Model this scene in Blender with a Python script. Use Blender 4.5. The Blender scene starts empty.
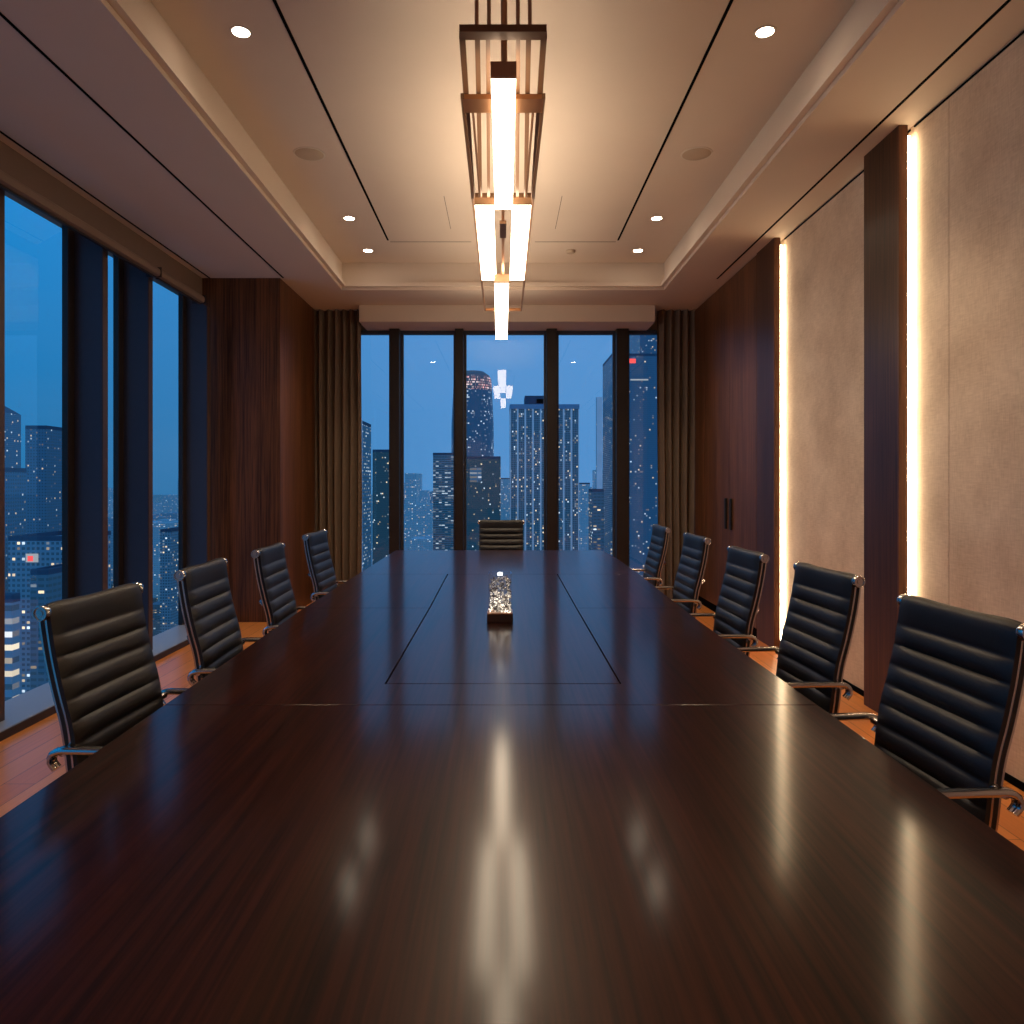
import bpy, bmesh, math, random
from mathutils import Vector, Matrix
R = random.Random(7)
scene = bpy.context.scene
COL = scene.collection
PI = math.pi

# ------------------------------------------------------------------ mesh helpers
def box(bm, x0, x1, y0, y1, z0, z1, bev=0.0):
    vs = [bm.verts.new((x, y, z)) for x in (x0, x1) for y in (y0, y1) for z in (z0, z1)]
    q = [(0,1,3,2),(4,6,7,5),(0,4,5,1),(2,3,7,6),(0,2,6,4),(1,5,7,3)]
    fs = [bm.faces.new([vs[i] for i in f]) for f in q]
    if bev > 0:
        es = list({e for f in fs for e in f.edges})
        bmesh.ops.bevel(bm, geom=es, offset=bev, segments=2, profile=0.5, affect='EDGES')

def prism(bm, pts, z0, z1, bev=0.0):
    lo = [bm.verts.new((x, y, z0)) for x, y in pts]
    hi = [bm.verts.new((x, y, z1)) for x, y in pts]
    n = len(pts)
    top = bm.faces.new(hi); bot = bm.faces.new(lo[::-1])
    for i in range(n):
        j = (i+1) % n
        bm.faces.new((lo[i], lo[j], hi[j], hi[i]))
    if bev > 0:
        bmesh.ops.bevel(bm, geom=list(top.edges), offset=bev, segments=2, profile=0.5, affect='EDGES')

def cyl(bm, p0, p1, r0, r1=None, n=16, cap=True):
    r1 = r0 if r1 is None else r1
    p0, p1 = Vector(p0), Vector(p1)
    d = (p1-p0).normalized()
    u = d.cross(Vector((0,0,1)) if abs(d.z) < .9 else Vector((1,0,0))).normalized(); v = d.cross(u)
    a = [bm.verts.new(p0 + (u*math.cos(t)+v*math.sin(t))*r0) for t in [2*PI*i/n for i in range(n)]]
    b = [bm.verts.new(p1 + (u*math.cos(t)+v*math.sin(t))*r1) for t in [2*PI*i/n for i in range(n)]]
    for i in range(n):
        j = (i+1) % n
        bm.faces.new((a[i], a[j], b[j], b[i]))
    if cap:
        bm.faces.new(a[::-1]); bm.faces.new(b)

def lathe(bm, prof, c, axis='z', n=24):
    """prof: list of (r, h) turned about an axis through c."""
    rings = []
    for r, h in prof:
        ring = []
        for i in range(n):
            t = 2*PI*i/n
            a, b = r*math.cos(t), r*math.sin(t)
            p = (c[0]+a, c[1]+b, c[2]+h) if axis == 'z' else (c[0]+h, c[1]+a, c[2]+b)
            ring.append(bm.verts.new(p))
        rings.append(ring)
    for k in range(len(rings)-1):
        for i in range(n):
            j = (i+1) % n
            bm.faces.new((rings[k][i], rings[k][j], rings[k+1][j], rings[k+1][i]))
    bm.faces.new(rings[0][::-1]); bm.faces.new(rings[-1])

def spline(P, n):
    P = [Vector(p) for p in P]
    Q = [P[0]*2-P[1]] + P + [P[-1]*2-P[-2]]
    raw = []
    for i in range(len(P)-1):
        a, b, c, d = Q[i:i+4]
        for k in range(16):
            t = k/16
            raw.append(.5*((2*b)+(c-a)*t+(2*a-5*b+4*c-d)*t*t+(3*b-a-3*c+d)*t**3))
    raw.append(P[-1])
    L = [0]
    for i in range(1, len(raw)): L.append(L[-1]+(raw[i]-raw[i-1]).length)
    out = []
    k = 0
    for i in range(n+1):
        s = L[-1]*i/n
        while k < len(L)-2 and L[k+1] < s: k += 1
        t = (s-L[k])/max(1e-9, L[k+1]-L[k])
        out.append(raw[k].lerp(raw[k+1], t))
    return out, L[-1]

def sweep_yz(bm, pts, x, w, t, round_=True):
    """flat bar, w wide along x and t thick in the y-z plane, along pts of (y, z)."""
    rings = []
    n = len(pts)
    for i, p in enumerate(pts):
        d = (pts[min(i+1, n-1)]-pts[max(i-1, 0)]).normalized()
        nr = Vector((-d.y, d.x))
        if round_:
            sec = [(w/2*.6, t/2), (w/2, t/2*.4), (w/2, -t/2*.4), (w/2*.6, -t/2), (-w/2*.6, -t/2), (-w/2, -t/2*.4), (-w/2, t/2*.4), (-w/2*.6, t/2)]
        else:
            sec = [(w/2, t/2), (w/2, -t/2), (-w/2, -t/2), (-w/2, t/2)]
        rings.append([bm.verts.new((x+a, p.x+nr.x*b, p.y+nr.y*b)) for a, b in sec])
    m = len(rings[0])
    for k in range(n-1):
        for i in range(m):
            j = (i+1) % m
            bm.faces.new((rings[k][i], rings[k][j], rings[k+1][j], rings[k+1][i]))
    bm.faces.new(rings[0][::-1]); bm.faces.new(rings[-1])

def obj(name, bm, mat, parent=None, smooth=False, angle=40):
    bmesh.ops.recalc_face_normals(bm, faces=bm.faces)
    me = bpy.data.meshes.new(name)
    if smooth:
        for f in bm.faces: f.smooth = True
        lim = math.radians(angle)
        for e in bm.edges:
            if len(e.link_faces) == 2 and e.calc_face_angle(0) > lim: e.smooth = False
    bm.to_mesh(me); bm.free()
    me.materials.append(mat)
    o = bpy.data.objects.new(name, me)
    COL.objects.link(o)
    if parent is not None: o.parent = parent
    return o

def bx(*a, **k):
    bm = bmesh.new(); box(bm, *a, **k); return bm
def sheet(*P):
    bm = bmesh.new(); bm.faces.new([bm.verts.new(p) for p in P]); return bm
def boxes(*L, bev=0.0):
    bm = bmesh.new()
    for b in L: box(bm, *b, bev=bev)
    return bm

def empty(name, loc=(0,0,0), rz=0.0):
    o = bpy.data.objects.new(name, None)
    o.empty_display_size = .1
    COL.objects.link(o); o.location = loc; o.rotation_euler = (0, 0, rz)
    return o
def tag(o, label=None, cat=None, group=None, kind=None):
    if label: o['label'] = label
    if cat: o['category'] = cat
    if group: o['group'] = group
    if kind: o['kind'] = kind
    return o
def struct(name, bm, mat, parent=None, label=None, smooth=False):
    o = obj(name, bm, mat, parent, smooth)
    if parent is None:
        o['kind'] = 'structure'
        if label: o['label'] = label
    return o
def copy_tree(o, parent=None):
    c = o.copy(); COL.objects.link(c)
    if parent is not None: c.parent = parent
    for ch in list(o.children): copy_tree(ch, c)
    return c

# ------------------------------------------------------------------ materials
def nodes(name):
    m = bpy.data.materials.new(name); m.use_nodes = True
    nt = m.node_tree; nt.nodes.clear()
    out = nt.nodes.new('ShaderNodeOutputMaterial')
    return m, nt, out
def N(nt, t, **k):
    n = nt.nodes.new(t)
    for a, v in k.items(): setattr(n, a, v)
    return n
def lin(r, g, b):
    f = lambda c: (c/255/12.92) if c/255 <= .04045 else ((c/255+.055)/1.055)**2.4
    return (f(r), f(g), f(b), 1)
def math_(nt, op, a, b=None, clamp=False):
    n = N(nt, 'ShaderNodeMath', operation=op); n.use_clamp = clamp
    for i, v in enumerate((a, b)):
        if v is None: continue
        if isinstance(v, (int, float)): n.inputs[i].default_value = v
        else: nt.links.new(v, n.inputs[i])
    return n.outputs[0]
def mixc(nt, f, a, b):
    n = N(nt, 'ShaderNodeMix', data_type='RGBA')
    for s, v in ((n.inputs[0], f), (n.inputs[6], a), (n.inputs[7], b)):
        if isinstance(v, (int, float, tuple)): s.default_value = v
        else: nt.links.new(v, s)
    return n.outputs[2]

def plain(name, col, rough=.5, metal=0.0, noise=0.0, nscale=20, spec=.5, coat=0.0, bump=0.0, stretch=(1,1,1)):
    m, nt, out = nodes(name)
    b = N(nt, 'ShaderNodeBsdfPrincipled')
    b.inputs['Roughness'].default_value = rough; b.inputs['Metallic'].default_value = metal
    b.inputs['Specular IOR Level'].default_value = spec
    b.inputs['Coat Weight'].default_value = coat
    tc = N(nt, 'ShaderNodeTexCoord'); mp = N(nt, 'ShaderNodeMapping'); mp.inputs['Scale'].default_value = stretch
    nz = N(nt, 'ShaderNodeTexNoise'); nz.inputs['Scale'].default_value = nscale; nz.inputs['Detail'].default_value = 4
    nt.links.new(tc.outputs['Object'], mp.inputs[0]); nt.links.new(mp.outputs[0], nz.inputs['Vector'])
    dk = tuple(c*(1-noise) for c in col[:3])+(1,); lt = tuple(min(1, c*(1+noise)) for c in col[:3])+(1,)
    nt.links.new(mixc(nt, nz.outputs['Fac'], dk, lt), b.inputs['Base Color'])
    if bump > 0:
        bp = N(nt, 'ShaderNodeBump'); bp.inputs['Strength'].default_value = bump; bp.inputs['Distance'].default_value = .004
        nt.links.new(nz.outputs['Fac'], bp.inputs['Height']); nt.links.new(bp.outputs[0], b.inputs['Normal'])
    nt.links.new(b.outputs[0], out.inputs[0])
    return m

def wood(name, dark, light, rough, axis='z', coat=0.0, fine=90, coatr=.12, spec=.5, bump=.03):
    m, nt, out = nodes(name)
    b = N(nt, 'ShaderNodeBsdfPrincipled')
    tc = N(nt, 'ShaderNodeTexCoord')
    def layer(across, along, detail):
        mp = N(nt, 'ShaderNodeMapping')
        s = [across]*3; s['xyz'.index(axis)] = along
        mp.inputs['Scale'].default_value = s
        nz = N(nt, 'ShaderNodeTexNoise'); nz.inputs['Scale'].default_value = 1; nz.inputs['Detail'].default_value = detail
        nt.links.new(tc.outputs['Object'], mp.inputs[0]); nt.links.new(mp.outputs[0], nz.inputs['Vector'])
        return nz.outputs['Fac']
    f1, f2, f3 = layer(fine, 1.6, 5), layer(9, .5, 3), layer(fine*2.6, 5, 2)
    f = math_(nt, 'ADD', math_(nt, 'MULTIPLY', f1, .5), math_(nt, 'ADD', math_(nt, 'MULTIPLY', f2, .28), math_(nt, 'MULTIPLY', f3, .22)))
    mr = N(nt, 'ShaderNodeMapRange'); mr.inputs[1].default_value = .36; mr.inputs[2].default_value = .64
    nt.links.new(f, mr.inputs[0])
    nt.links.new(mixc(nt, mr.outputs[0], dark, light), b.inputs['Base Color'])
    b.inputs['Roughness'].default_value = rough; b.inputs['Specular IOR Level'].default_value = spec
    b.inputs['Coat Weight'].default_value = coat; b.inputs['Coat Roughness'].default_value = coatr
    bp = N(nt, 'ShaderNodeBump'); bp.inputs['Strength'].default_value = bump; bp.inputs['Distance'].default_value = .002
    nt.links.new(f, bp.inputs['Height']); nt.links.new(bp.outputs[0], b.inputs['Normal'])
    nt.links.new(b.outputs[0], out.inputs[0])
    return m

def emit(name, col, strength):
    m, nt, out = nodes(name)
    e = N(nt, 'ShaderNodeEmission'); e.inputs[0].default_value = col; e.inputs[1].default_value = strength
    nt.links.new(e.outputs[0], out.inputs[0])
    return m

def glassmat(name, f0=.07, tint=(1,1,1,1), rough=0.0):
    m, nt, out = nodes(name)
    lw = N(nt, 'ShaderNodeLayerWeight'); lw.inputs[0].default_value = .5
    f = math_(nt, 'ADD', math_(nt, 'MULTIPLY', math_(nt, 'POWER', lw.outputs['Facing'], 5.0), .9-f0), f0)
    g = N(nt, 'ShaderNodeBsdfGlossy'); g.inputs['Roughness'].default_value = rough
    t = N(nt, 'ShaderNodeBsdfTransparent'); t.inputs[0].default_value = tint
    mx = N(nt, 'ShaderNodeMixShader')
    nt.links.new(f, mx.inputs[0])
    nt.links.new(t.outputs[0], mx.inputs[1]); nt.links.new(g.outputs[0], mx.inputs[2])
    nt.links.new(mx.outputs[0], out.inputs[0])
    return m

def facade(name, wall, glass, fh, cw, density, lit=(1,.8,.5,1), lit2=(.75,.88,1,1), strength=1.5, a=.14, b=.22, seed=0.0, radial=0.0, rough=.35, cluster=.5, haze_glow=(.007,.031,.056,1)):
    """city facade: storeys fh high and bays cw wide, some windows lit, in the building's own coordinates."""
    m, nt, out = nodes(name)
    tc = N(nt, 'ShaderNodeTexCoord')
    sp = N(nt, 'ShaderNodeSeparateXYZ'); nt.links.new(tc.outputs['Object'], sp.inputs[0])
    sn = N(nt, 'ShaderNodeSeparateXYZ'); nt.links.new(tc.outputs['Normal'], sn.inputs[0])
    if radial > 0:
        h = math_(nt, 'MULTIPLY', math_(nt, 'ARCTAN2', sp.outputs[1], sp.outputs[0]), radial)
    else:
        side = math_(nt, 'GREATER_THAN', math_(nt, 'ABSOLUTE', sn.outputs[0]), math_(nt, 'ABSOLUTE', sn.outputs[1]))
        h = math_(nt, 'ADD', math_(nt, 'MULTIPLY', sp.outputs[1], side), math_(nt, 'MULTIPLY', sp.outputs[0], math_(nt, 'SUBTRACT', 1, side)))
        h = math_(nt, 'ADD', h, math_(nt, 'MULTIPLY', side, 137.3))
    h = math_(nt, 'DIVIDE', math_(nt, 'ADD', h, 500.0), cw)
    v = math_(nt, 'DIVIDE', math_(nt, 'ADD', sp.outputs[2], 500.0), fh)
    ch, cv = math_(nt, 'FLOOR', h), math_(nt, 'FLOOR', v)
    fhx, fv = math_(nt, 'FRACT', h), math_(nt, 'FRACT', v)
    inside = lambda f, e: math_(nt, 'MULTIPLY', math_(nt, 'GREATER_THAN', f, e), math_(nt, 'LESS_THAN', f, 1-e))
    upright = math_(nt, 'LESS_THAN', math_(nt, 'ABSOLUTE', sn.outputs[2]), .5)
    mask = math_(nt, 'MULTIPLY', math_(nt, 'MULTIPLY', inside(fhx, a), inside(fv, b)), upright)
    oi = N(nt, 'ShaderNodeObjectInfo')
    cb = N(nt, 'ShaderNodeCombineXYZ'); nt.links.new(ch, cb.inputs[0]); nt.links.new(cv, cb.inputs[1])
    nt.links.new(math_(nt, 'ADD', math_(nt, 'MULTIPLY', oi.outputs['Random'], 50.0), seed), cb.inputs[2])
    wn = N(nt, 'ShaderNodeTexWhiteNoise', noise_dimensions='3D'); nt.links.new(cb.outputs[0], wn.inputs['Vector'])
    nz = N(nt, 'ShaderNodeTexNoise'); nz.inputs['Scale'].default_value = .17; nt.links.new(cb.outputs[0], nz.inputs['Vector'])
    thr = math_(nt, 'MULTIPLY', math_(nt, 'ADD', math_(nt, 'MULTIPLY', math_(nt, 'SUBTRACT', nz.outputs['Fac'], .5), cluster*6), 1.0), density)
    on = math_(nt, 'MULTIPLY', math_(nt, 'LESS_THAN', wn.outputs['Value'], thr), mask)
    sc = N(nt, 'ShaderNodeSeparateColor'); nt.links.new(wn.outputs['Color'], sc.inputs[0])
    colr = mixc(nt, math_(nt, 'GREATER_THAN', sc.outputs[1], .55), lit, lit2)
    p = N(nt, 'ShaderNodeBsdfPrincipled')
    nt.links.new(mixc(nt, mask, wall, glass), p.inputs['Base Color'])
    nt.links.new(math_(nt, 'SUBTRACT', .8, math_(nt, 'MULTIPLY', mask, .8-rough)), p.inputs['Roughness'])
    nt.links.new(mixc(nt, on, haze_glow, colr), p.inputs['Emission Color'])  # unlit facade carries a faint blue emission painted in as haze
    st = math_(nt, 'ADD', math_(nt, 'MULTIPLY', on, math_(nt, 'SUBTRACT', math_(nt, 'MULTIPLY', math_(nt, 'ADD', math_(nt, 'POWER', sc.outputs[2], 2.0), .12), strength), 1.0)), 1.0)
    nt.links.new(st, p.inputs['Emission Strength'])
    nt.links.new(p.outputs[0], out.inputs[0])
    m.cycles.emission_sampling = 'NONE'
    return m

WARM = (1, .70, .40, 1)
M = {}
M['ceiling'] = plain('painted ceiling', lin(216, 200, 184), .8, noise=.03, nscale=3)
M['ceil_side'] = M['ceiling']
M['slot'] = plain('black slot', (.002, .002, .002, 1), .95, noise=.1, spec=.05)
M['groove'] = plain('panel joint', lin(110, 92, 76), .8, noise=.05)
M['walnut'] = wood('dark walnut veneer', lin(54, 33, 20), lin(124, 80, 50), .38, 'z', fine=70, spec=.35)
M['walnut_edge'] = wood('walnut edge', lin(62, 35, 20), lin(104, 62, 36), .4, 'z', fine=70)
M['table'] = wood('polished dark table veneer', lin(18, 6, 4), lin(60, 25, 15), .36, 'y', fine=75, coat=.58, coatr=.135, spec=.04, bump=.015)
M['table_dark'] = plain('table understructure', lin(22, 14, 11), .5, noise=.2)
M['fabric'] = None
M['leather'] = plain('black leather', lin(26, 24, 25), .46, noise=.25, nscale=160, bump=.06, spec=.5)
M['chrome'] = plain('polished aluminium', (.62, .60, .58, 1), .16, 1.0, noise=.03)
M['alu'] = plain('brushed aluminium', (.34, .33, .32, 1), .30, 1.0, noise=.05)
M['black_plastic'] = plain('black plastic', (.012, .012, .013, 1), .45, noise=.1)
M['bronze'] = plain('dark bronze', lin(112, 80, 55), .4, .3, noise=.08)
M['bronze_lifted'] = plain('brightened bronze', lin(176, 134, 98), .45, .15, noise=.06)  # bronze lightened for rods and caps whose fronts get little light
M['walnut_dark'] = wood('pilaster veneer', lin(40, 24, 17), lin(88, 56, 38), .36, 'z', fine=70, spec=.35)
M['copper'] = plain('brushed copper', lin(196, 140, 96), .3, .9, noise=.06)
M['frame'] = plain('dark window frame', lin(40, 33, 32), .45, noise=.08, spec=.4)
M['fin'] = plain('dark blue grey mullion', lin(58, 62, 78), .42, noise=.08, spec=.4)
M['fin_edge'] = plain('bronze mullion edge', lin(74, 52, 40), .45, noise=.08)
M['sill'] = plain('stone window ledge', lin(140, 146, 158), .4, noise=.06, nscale=40)
M['cassette'] = plain('taupe blind cassette', lin(120, 100, 86), .55, noise=.04)
M['curtain'] = plain('taupe curtain cloth', lin(112, 98, 86), .9, noise=.18, nscale=60, stretch=(1, 1, .15), spec=.2)
M['glass'] = glassmat('window glass', .075)
M['tube'] = emit('frosted light tube', (1, .79, .56, 1), 12)
M['lens'] = emit('downlight lens', (1, .82, .62, 1), 48)
M['led'] = emit('LED tape', (1, .76, .47, 1), 40)
M['white_trim'] = plain('white downlight trim', lin(215, 205, 190), .5, noise=.02)
M['speaker'] = plain('speaker grille', lin(190, 172, 150), .7, noise=.10, nscale=220)

def fabric():
    m, nt, out = nodes('beige woven wall fabric')
    b = N(nt, 'ShaderNodeBsdfPrincipled'); b.inputs['Roughness'].default_value = .85; b.inputs['Specular IOR Level'].default_value = .2
    tc = N(nt, 'ShaderNodeTexCoord')
    def nz(scale, st, det=4):
        mp = N(nt, 'ShaderNodeMapping'); mp.inputs['Scale'].default_value = st
        n = N(nt, 'ShaderNodeTexNoise'); n.inputs['Scale'].default_value = scale; n.inputs['Detail'].default_value = det
        nt.links.new(tc.outputs['Object'], mp.inputs[0]); nt.links.new(mp.outputs[0], n.inputs['Vector'])
        return n.outputs['Fac']
    a, c, d = nz(3.2, (1, 1, 1), 8), nz(130, (1, 1, .12), 2), nz(130, (1, .12, 1), 2)
    f = math_(nt, 'ADD', math_(nt, 'MULTIPLY', a, .5), math_(nt, 'ADD', math_(nt, 'MULTIPLY', c, .25), math_(nt, 'MULTIPLY', d, .25)))
    mr = N(nt, 'ShaderNodeMapRange'); mr.inputs[1].default_value = .34; mr.inputs[2].default_value = .66; nt.links.new(f, mr.inputs[0])
    nt.links.new(mixc(nt, mr.outputs[0], lin(196, 172, 150), lin(236, 216, 194)), b.inputs['Base Color'])
    bp = N(nt, 'ShaderNodeBump'); bp.inputs['Strength'].default_value = .25; bp.inputs['Distance'].default_value = .004
    nt.links.new(f, bp.inputs['Height']); nt.links.new(bp.outputs[0], b.inputs['Normal'])
    nt.links.new(b.outputs[0], out.inputs[0])
    return m
M['fabric'] = fabric()

def floormat():
    m, nt, out = nodes('oak plank floor')
    b = N(nt, 'ShaderNodeBsdfPrincipled'); b.inputs['Roughness'].default_value = .32
    tc = N(nt, 'ShaderNodeTexCoord')
    mp = N(nt, 'ShaderNodeMapping'); mp.inputs['Rotation'].default_value = (0, 0, PI/2)
    nt.links.new(tc.outputs['Object'], mp.inputs[0])
    br = N(nt, 'ShaderNodeTexBrick'); br.offset = .37
    br.inputs['Scale'].default_value = 1; br.inputs['Brick Width'].default_value = 1.4; br.inputs['Row Height'].default_value = .14
    br.inputs['Mortar Size'].default_value = .0015; br.inputs['Mortar'].default_value = lin(50, 26, 15)
    br.inputs['Color1'].default_value = lin(214, 126, 58); br.inputs['Color2'].default_value = lin(234, 150, 76)
    nt.links.new(mp.outputs[0], br.inputs[0])
    mp2 = N(nt, 'ShaderNodeMapping'); mp2.inputs['Scale'].default_value = (60, 1.5, 1)
    nz = N(nt, 'ShaderNodeTexNoise'); nz.inputs['Scale'].default_value = 1; nz.inputs['Detail'].default_value = 5
    nt.links.new(tc.outputs['Object'], mp2.inputs[0]); nt.links.new(mp2.outputs[0], nz.inputs['Vector'])
    mu = N(nt, 'ShaderNodeMix', data_type='RGBA', blend_type='MULTIPLY'); mu.inputs[0].default_value = .6
    nt.links.new(br.outputs['Color'], mu.inputs[6])
    nt.links.new(mixc(nt, nz.outputs['Fac'], (.45, .42, .4, 1), (1, 1, 1, 1)), mu.inputs[7])
    nt.links.new(mu.outputs[2], b.inputs['Base Color'])
    nt.links.new(b.outputs[0], out.inputs[0])
    return m
M['floor'] = floormat()

# ------------------------------------------------------------------ camera
cam = bpy.data.cameras.new('camera'); cam.lens = 26.0; cam.sensor_width = 36; cam.sensor_fit = 'HORIZONTAL'
cam.shift_x = 9/1024; cam.shift_y = -29/1024; cam.clip_end = 20000; cam.clip_start = .05
co = bpy.data.objects.new('camera', cam); COL.objects.link(co)
co.location = (0, 0, 1.35); co.rotation_euler = (PI/2, 0, 0)
scene.camera = co
scene.view_settings.view_transform = 'Standard'
scene.view_settings.look = 'None'
scene.view_settings.exposure = 0.0

# ------------------------------------------------------------------ room shell
YB, YE = -2.6, 8.9
CL, CU = 3.34, 3.62
struct('floor', bx(-3.05, 2.9, YB, YE, -.1, 0), M['floor'], label='warm brown oak plank floor')
bm = bmesh.new()
box(bm, -2.92, -1.66, YB, YE, CL, 3.66)
box(bm, 1.66, 2.9, YB, YE, CL, 3.66)
box(bm, -1.66, 1.66, 7.63, YE, CL, 3.66)
box(bm, -1.66, 1.66, YB, -1.6, CL, 3.66)
for b in ((-1.66, -1.62, -1.6, 7.63), (1.62, 1.66, -1.6, 7.63), (-1.62, 1.62, 7.59, 7.63), (-1.62, 1.62, -1.6, -1.56)):
    box(bm, b[0], b[1], b[2], b[3], CL+.03, CL+.07)
box(bm, -3.05, 2.9, YB, YE, CU, 3.75)
struct('ceiling', bm, M['ceiling'], label='beige coffered ceiling with a stepped recessed centre')
k = 0
for s, name in ((-1.075, 'a'), (1.075, 'b')):
    k += 1; struct(f'trim_{k}', bx(s-.008, s+.008, -1.5, 6.91, CU-.004, CU+.01), M['slot'], label='black linear ceiling slot')
for s, y1 in ((-2.13, 7.17), (-2.845, 7.17), (2.085, 7.2)):
    k += 1; struct(f'trim_{k}', bx(s-.007, s+.007, -2.4, y1, CL-.004, CL+.01), M['slot'], label='black linear ceiling slot')
for b in ((-.469, -.465, 5.85, 6.6), (.465, .469, 5.85, 6.6), (.3, 1.06, 6.955, 6.96), (-1.06, -.3, 6.955, 6.96)):
    k += 1; struct(f'trim_{k}', bx(*b, CU-.003, CU+.01), M['groove'], label='thin ceiling access panel joint')

# walls
struct('wall_back', bx(-3.05, 2.9, YB-.12, YB, 0, CL+.3), M['fabric'], label='wall behind the camera')
struct('wall_left', boxes((-3.12, -2.92, YB, YE, 3.15, 3.75), (-3.12, -2.95, 8.2, YE, 0, 3.15)), M['cassette'], label='plain strip of wall above the side windows')
struct('wall_rear', boxes((-3.05, -1.86, 8.84, 9.0, 0, CL), (1.97, 2.9, 8.84, 9.0, 0, CL), (-1.86, 1.97, 8.84, 9.0, 3.16, CL)), M['fabric'], label='wall strips around the rear window')
struct('trim_20', bx(-1.61, 1.70, 8.27, 8.80, 3.155, CL), M['ceiling'], label='beige bulkhead over the rear window')
bm = boxes((2.285, 2.4, YB, 3.788, .0, CL), (2.285, 2.4, 3.792, 6.42, 0, CL), (2.82, 2.95, 6.42, YE, 0, CL), (2.4, 2.82, 6.36, 6.42, 0, CL))
struct('wall_right', bm, M['fabric'], label='beige woven fabric wall panels')
struct('baseboard_right', boxes((2.277, 2.285, YB, 4.10, 0, .035), (2.277, 2.285, 4.14, 5.99, 0, .035)), M['slot'], label='black recessed skirting under the fabric panels')
struct('trim_21', boxes((2.277, 2.285, YB, 4.10, CL-.018, CL-.010), (2.277, 2.285, 4.14, 5.99, CL-.018, CL-.010)), M['slot'], label='black shadow line above the fabric panels')

# pilasters on the right wall
def pilaster(n, y0, y1, label):
    root = empty(n, (2.2, (y0+y1)/2, 0)); root['kind'] = 'structure'; root['label'] = label
    d = (y1-y0)/2
    obj('face_panel', bx(0, .05, -d+.002, d, 0, CL), M['walnut_dark'], root)
    obj('edge_strip', bx(.0, .05, -d-.016, -d+.002, 0, CL), M['walnut_edge'], root)
pilaster('trim_22', 4.127, 4.508, 'nearer dark walnut pilaster on the fabric wall')
pilaster('trim_23', 6.016, 6.41, 'farther dark walnut pilaster beside the cabinet')
pilaster('trim_24', 2.2, 2.58, 'walnut pilaster beside the camera')
def led(y, label):
    r = obj('led_strip', bx(2.2525, 2.2635, y-.0005, y+.012, .036, CL-.06), M['led'])
    tag(r, label, 'LED strip light', 'LED strips on the fabric wall')
led(4.112, 'glowing warm LED strip along the nearer walnut pilaster')
led(6.001, 'glowing warm LED strip along the farther walnut pilaster next to the cabinet')

# left wooden pier
struct('pillar', boxes((-2.95, -2.164, 7.18, 8.84, 0, CL)), M['walnut'], label='boxed walnut column between side windows and curtain')

# built-in cabinet
cab = empty('wall_cabinet', (2.2, 7.4, 0))
tag(cab, 'tall built-in walnut cabinet with paired dark handles next to the curtain', 'cabinet')
obj('carcass', bx(.03, .60, -.985, 1.43, 0, CL), M['walnut'], cab)
obj('plinth', bx(.012, .03, -.985, 1.43, 0, .08), M['slot'], cab)
for y0, y1, hy in ((-.985, -.212, -.29), (-.208, .66, -.13)):
    d = obj('door', bx(.0, .03, y0, y1, .085, CL-.012, bev=.001), M['walnut'], cab)
    obj('handle', bx(-.022, .0, hy-.022, hy+.022, .90, 1.2, bev=.003), M['black_plastic'], d)
obj('filler_panel', bx(.0, .03, .665, 1.43, .085, CL-.012, bev=.001), M['walnut'], cab)

# side windows (left)
w = empty('window_1', (-2.95, 3, 0)); w['kind'] = 'structure'; w['label'] = 'floor-to-ceiling side windows with deep dark fins'
ys = [-1.2, .2, 1.9, 3.995, 5.055, 5.71, 6.84]     # near face of each fin
for y in ys:
    bm = bmesh.new()
    A = [bm.verts.new((a_, y-3, z_)) for a_, z_ in ((-.02, .05), (.208, .05), (.208, 2.985), (-.02, 3.12))]
    B = [bm.verts.new((a_, y+.062-3, z_)) for a_, z_ in ((-.02, .05), (.208, .05), (.208, 2.985), (-.02, 3.12))]
    for i in range(4): bm.faces.new((A[i], A[(i+1) % 4], B[(i+1) % 4], B[i]))
    bm.faces.new(A); bm.faces.new(B[::-1])
    m_ = obj('mullion', bm, M['fin'], w)
    obj('edge_cap', bx(.208, .216, y-.001-3, y+.063-3, .05, 2.985), M['fin_edge'], m_)
    obj('frame_bead', bx(-.02, .02, y-.075-3, y-3, .05, 3.12), M['frame'], m_)
for y0, y1 in zip([YB]+ys, ys+[8.2]):
    obj('pane', sheet((-.005, y0+.062-3, .05), (-.005, y1-.075-3, .05), (-.005, y1-.075-3, 3.14), (-.005, y0+.062-3, 3.14)), M['glass'], w)
obj('sill', bx(-.02, .32, YB-3, 8.2-3, 0, .05, bev=.004), M['sill'], w)
obj('sill_front', bx(.32, .326, YB-3, 7.18-3, 0, .045), M['frame'], w)
obj('head_frame', bx(-.02, .008, YB-3, 8.2-3, 3.125, 3.15), M['frame'], w)

prof = [(-2.686, 2.998), (-2.64, 2.996), (-2.624, 2.982), (-2.62, 2.96), (-2.625, 2.938), (-2.64, 2.931), (-2.686, 2.931)]
def cassette(y0, y1, label):
    bm = bmesh.new()
    a = [bm.verts.new((x, y0, z)) for x, z in prof]; b = [bm.verts.new((x, y1, z)) for x, z in prof]
    n = len(prof)
    for i in range(n):
        j = (i+1) % n; bm.faces.new((a[i], a[j], b[j], b[i]))
    bm.faces.new(a); bm.faces.new(b[::-1])
    o = empty('roller_blind', (0, 0, 0)); tag(o, label, 'window blind', 'rolled-up blinds above the side windows')
    obj('cassette', bm, M['cassette'], o, True, 30)
    obj('end_bracket', boxes((-2.731, -2.614, y1+.001, y1+.008, 2.926, 3.002)), M['frame'], o)
    obj('bottom_bar', bx(-2.675, -2.65, y0+.01, y1-.01, 2.918, 2.9305, bev=.003), M['frame'], o)
cassette(-2.4, 5.66, 'long taupe roller blind cassette over the nearer side windows')
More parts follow.
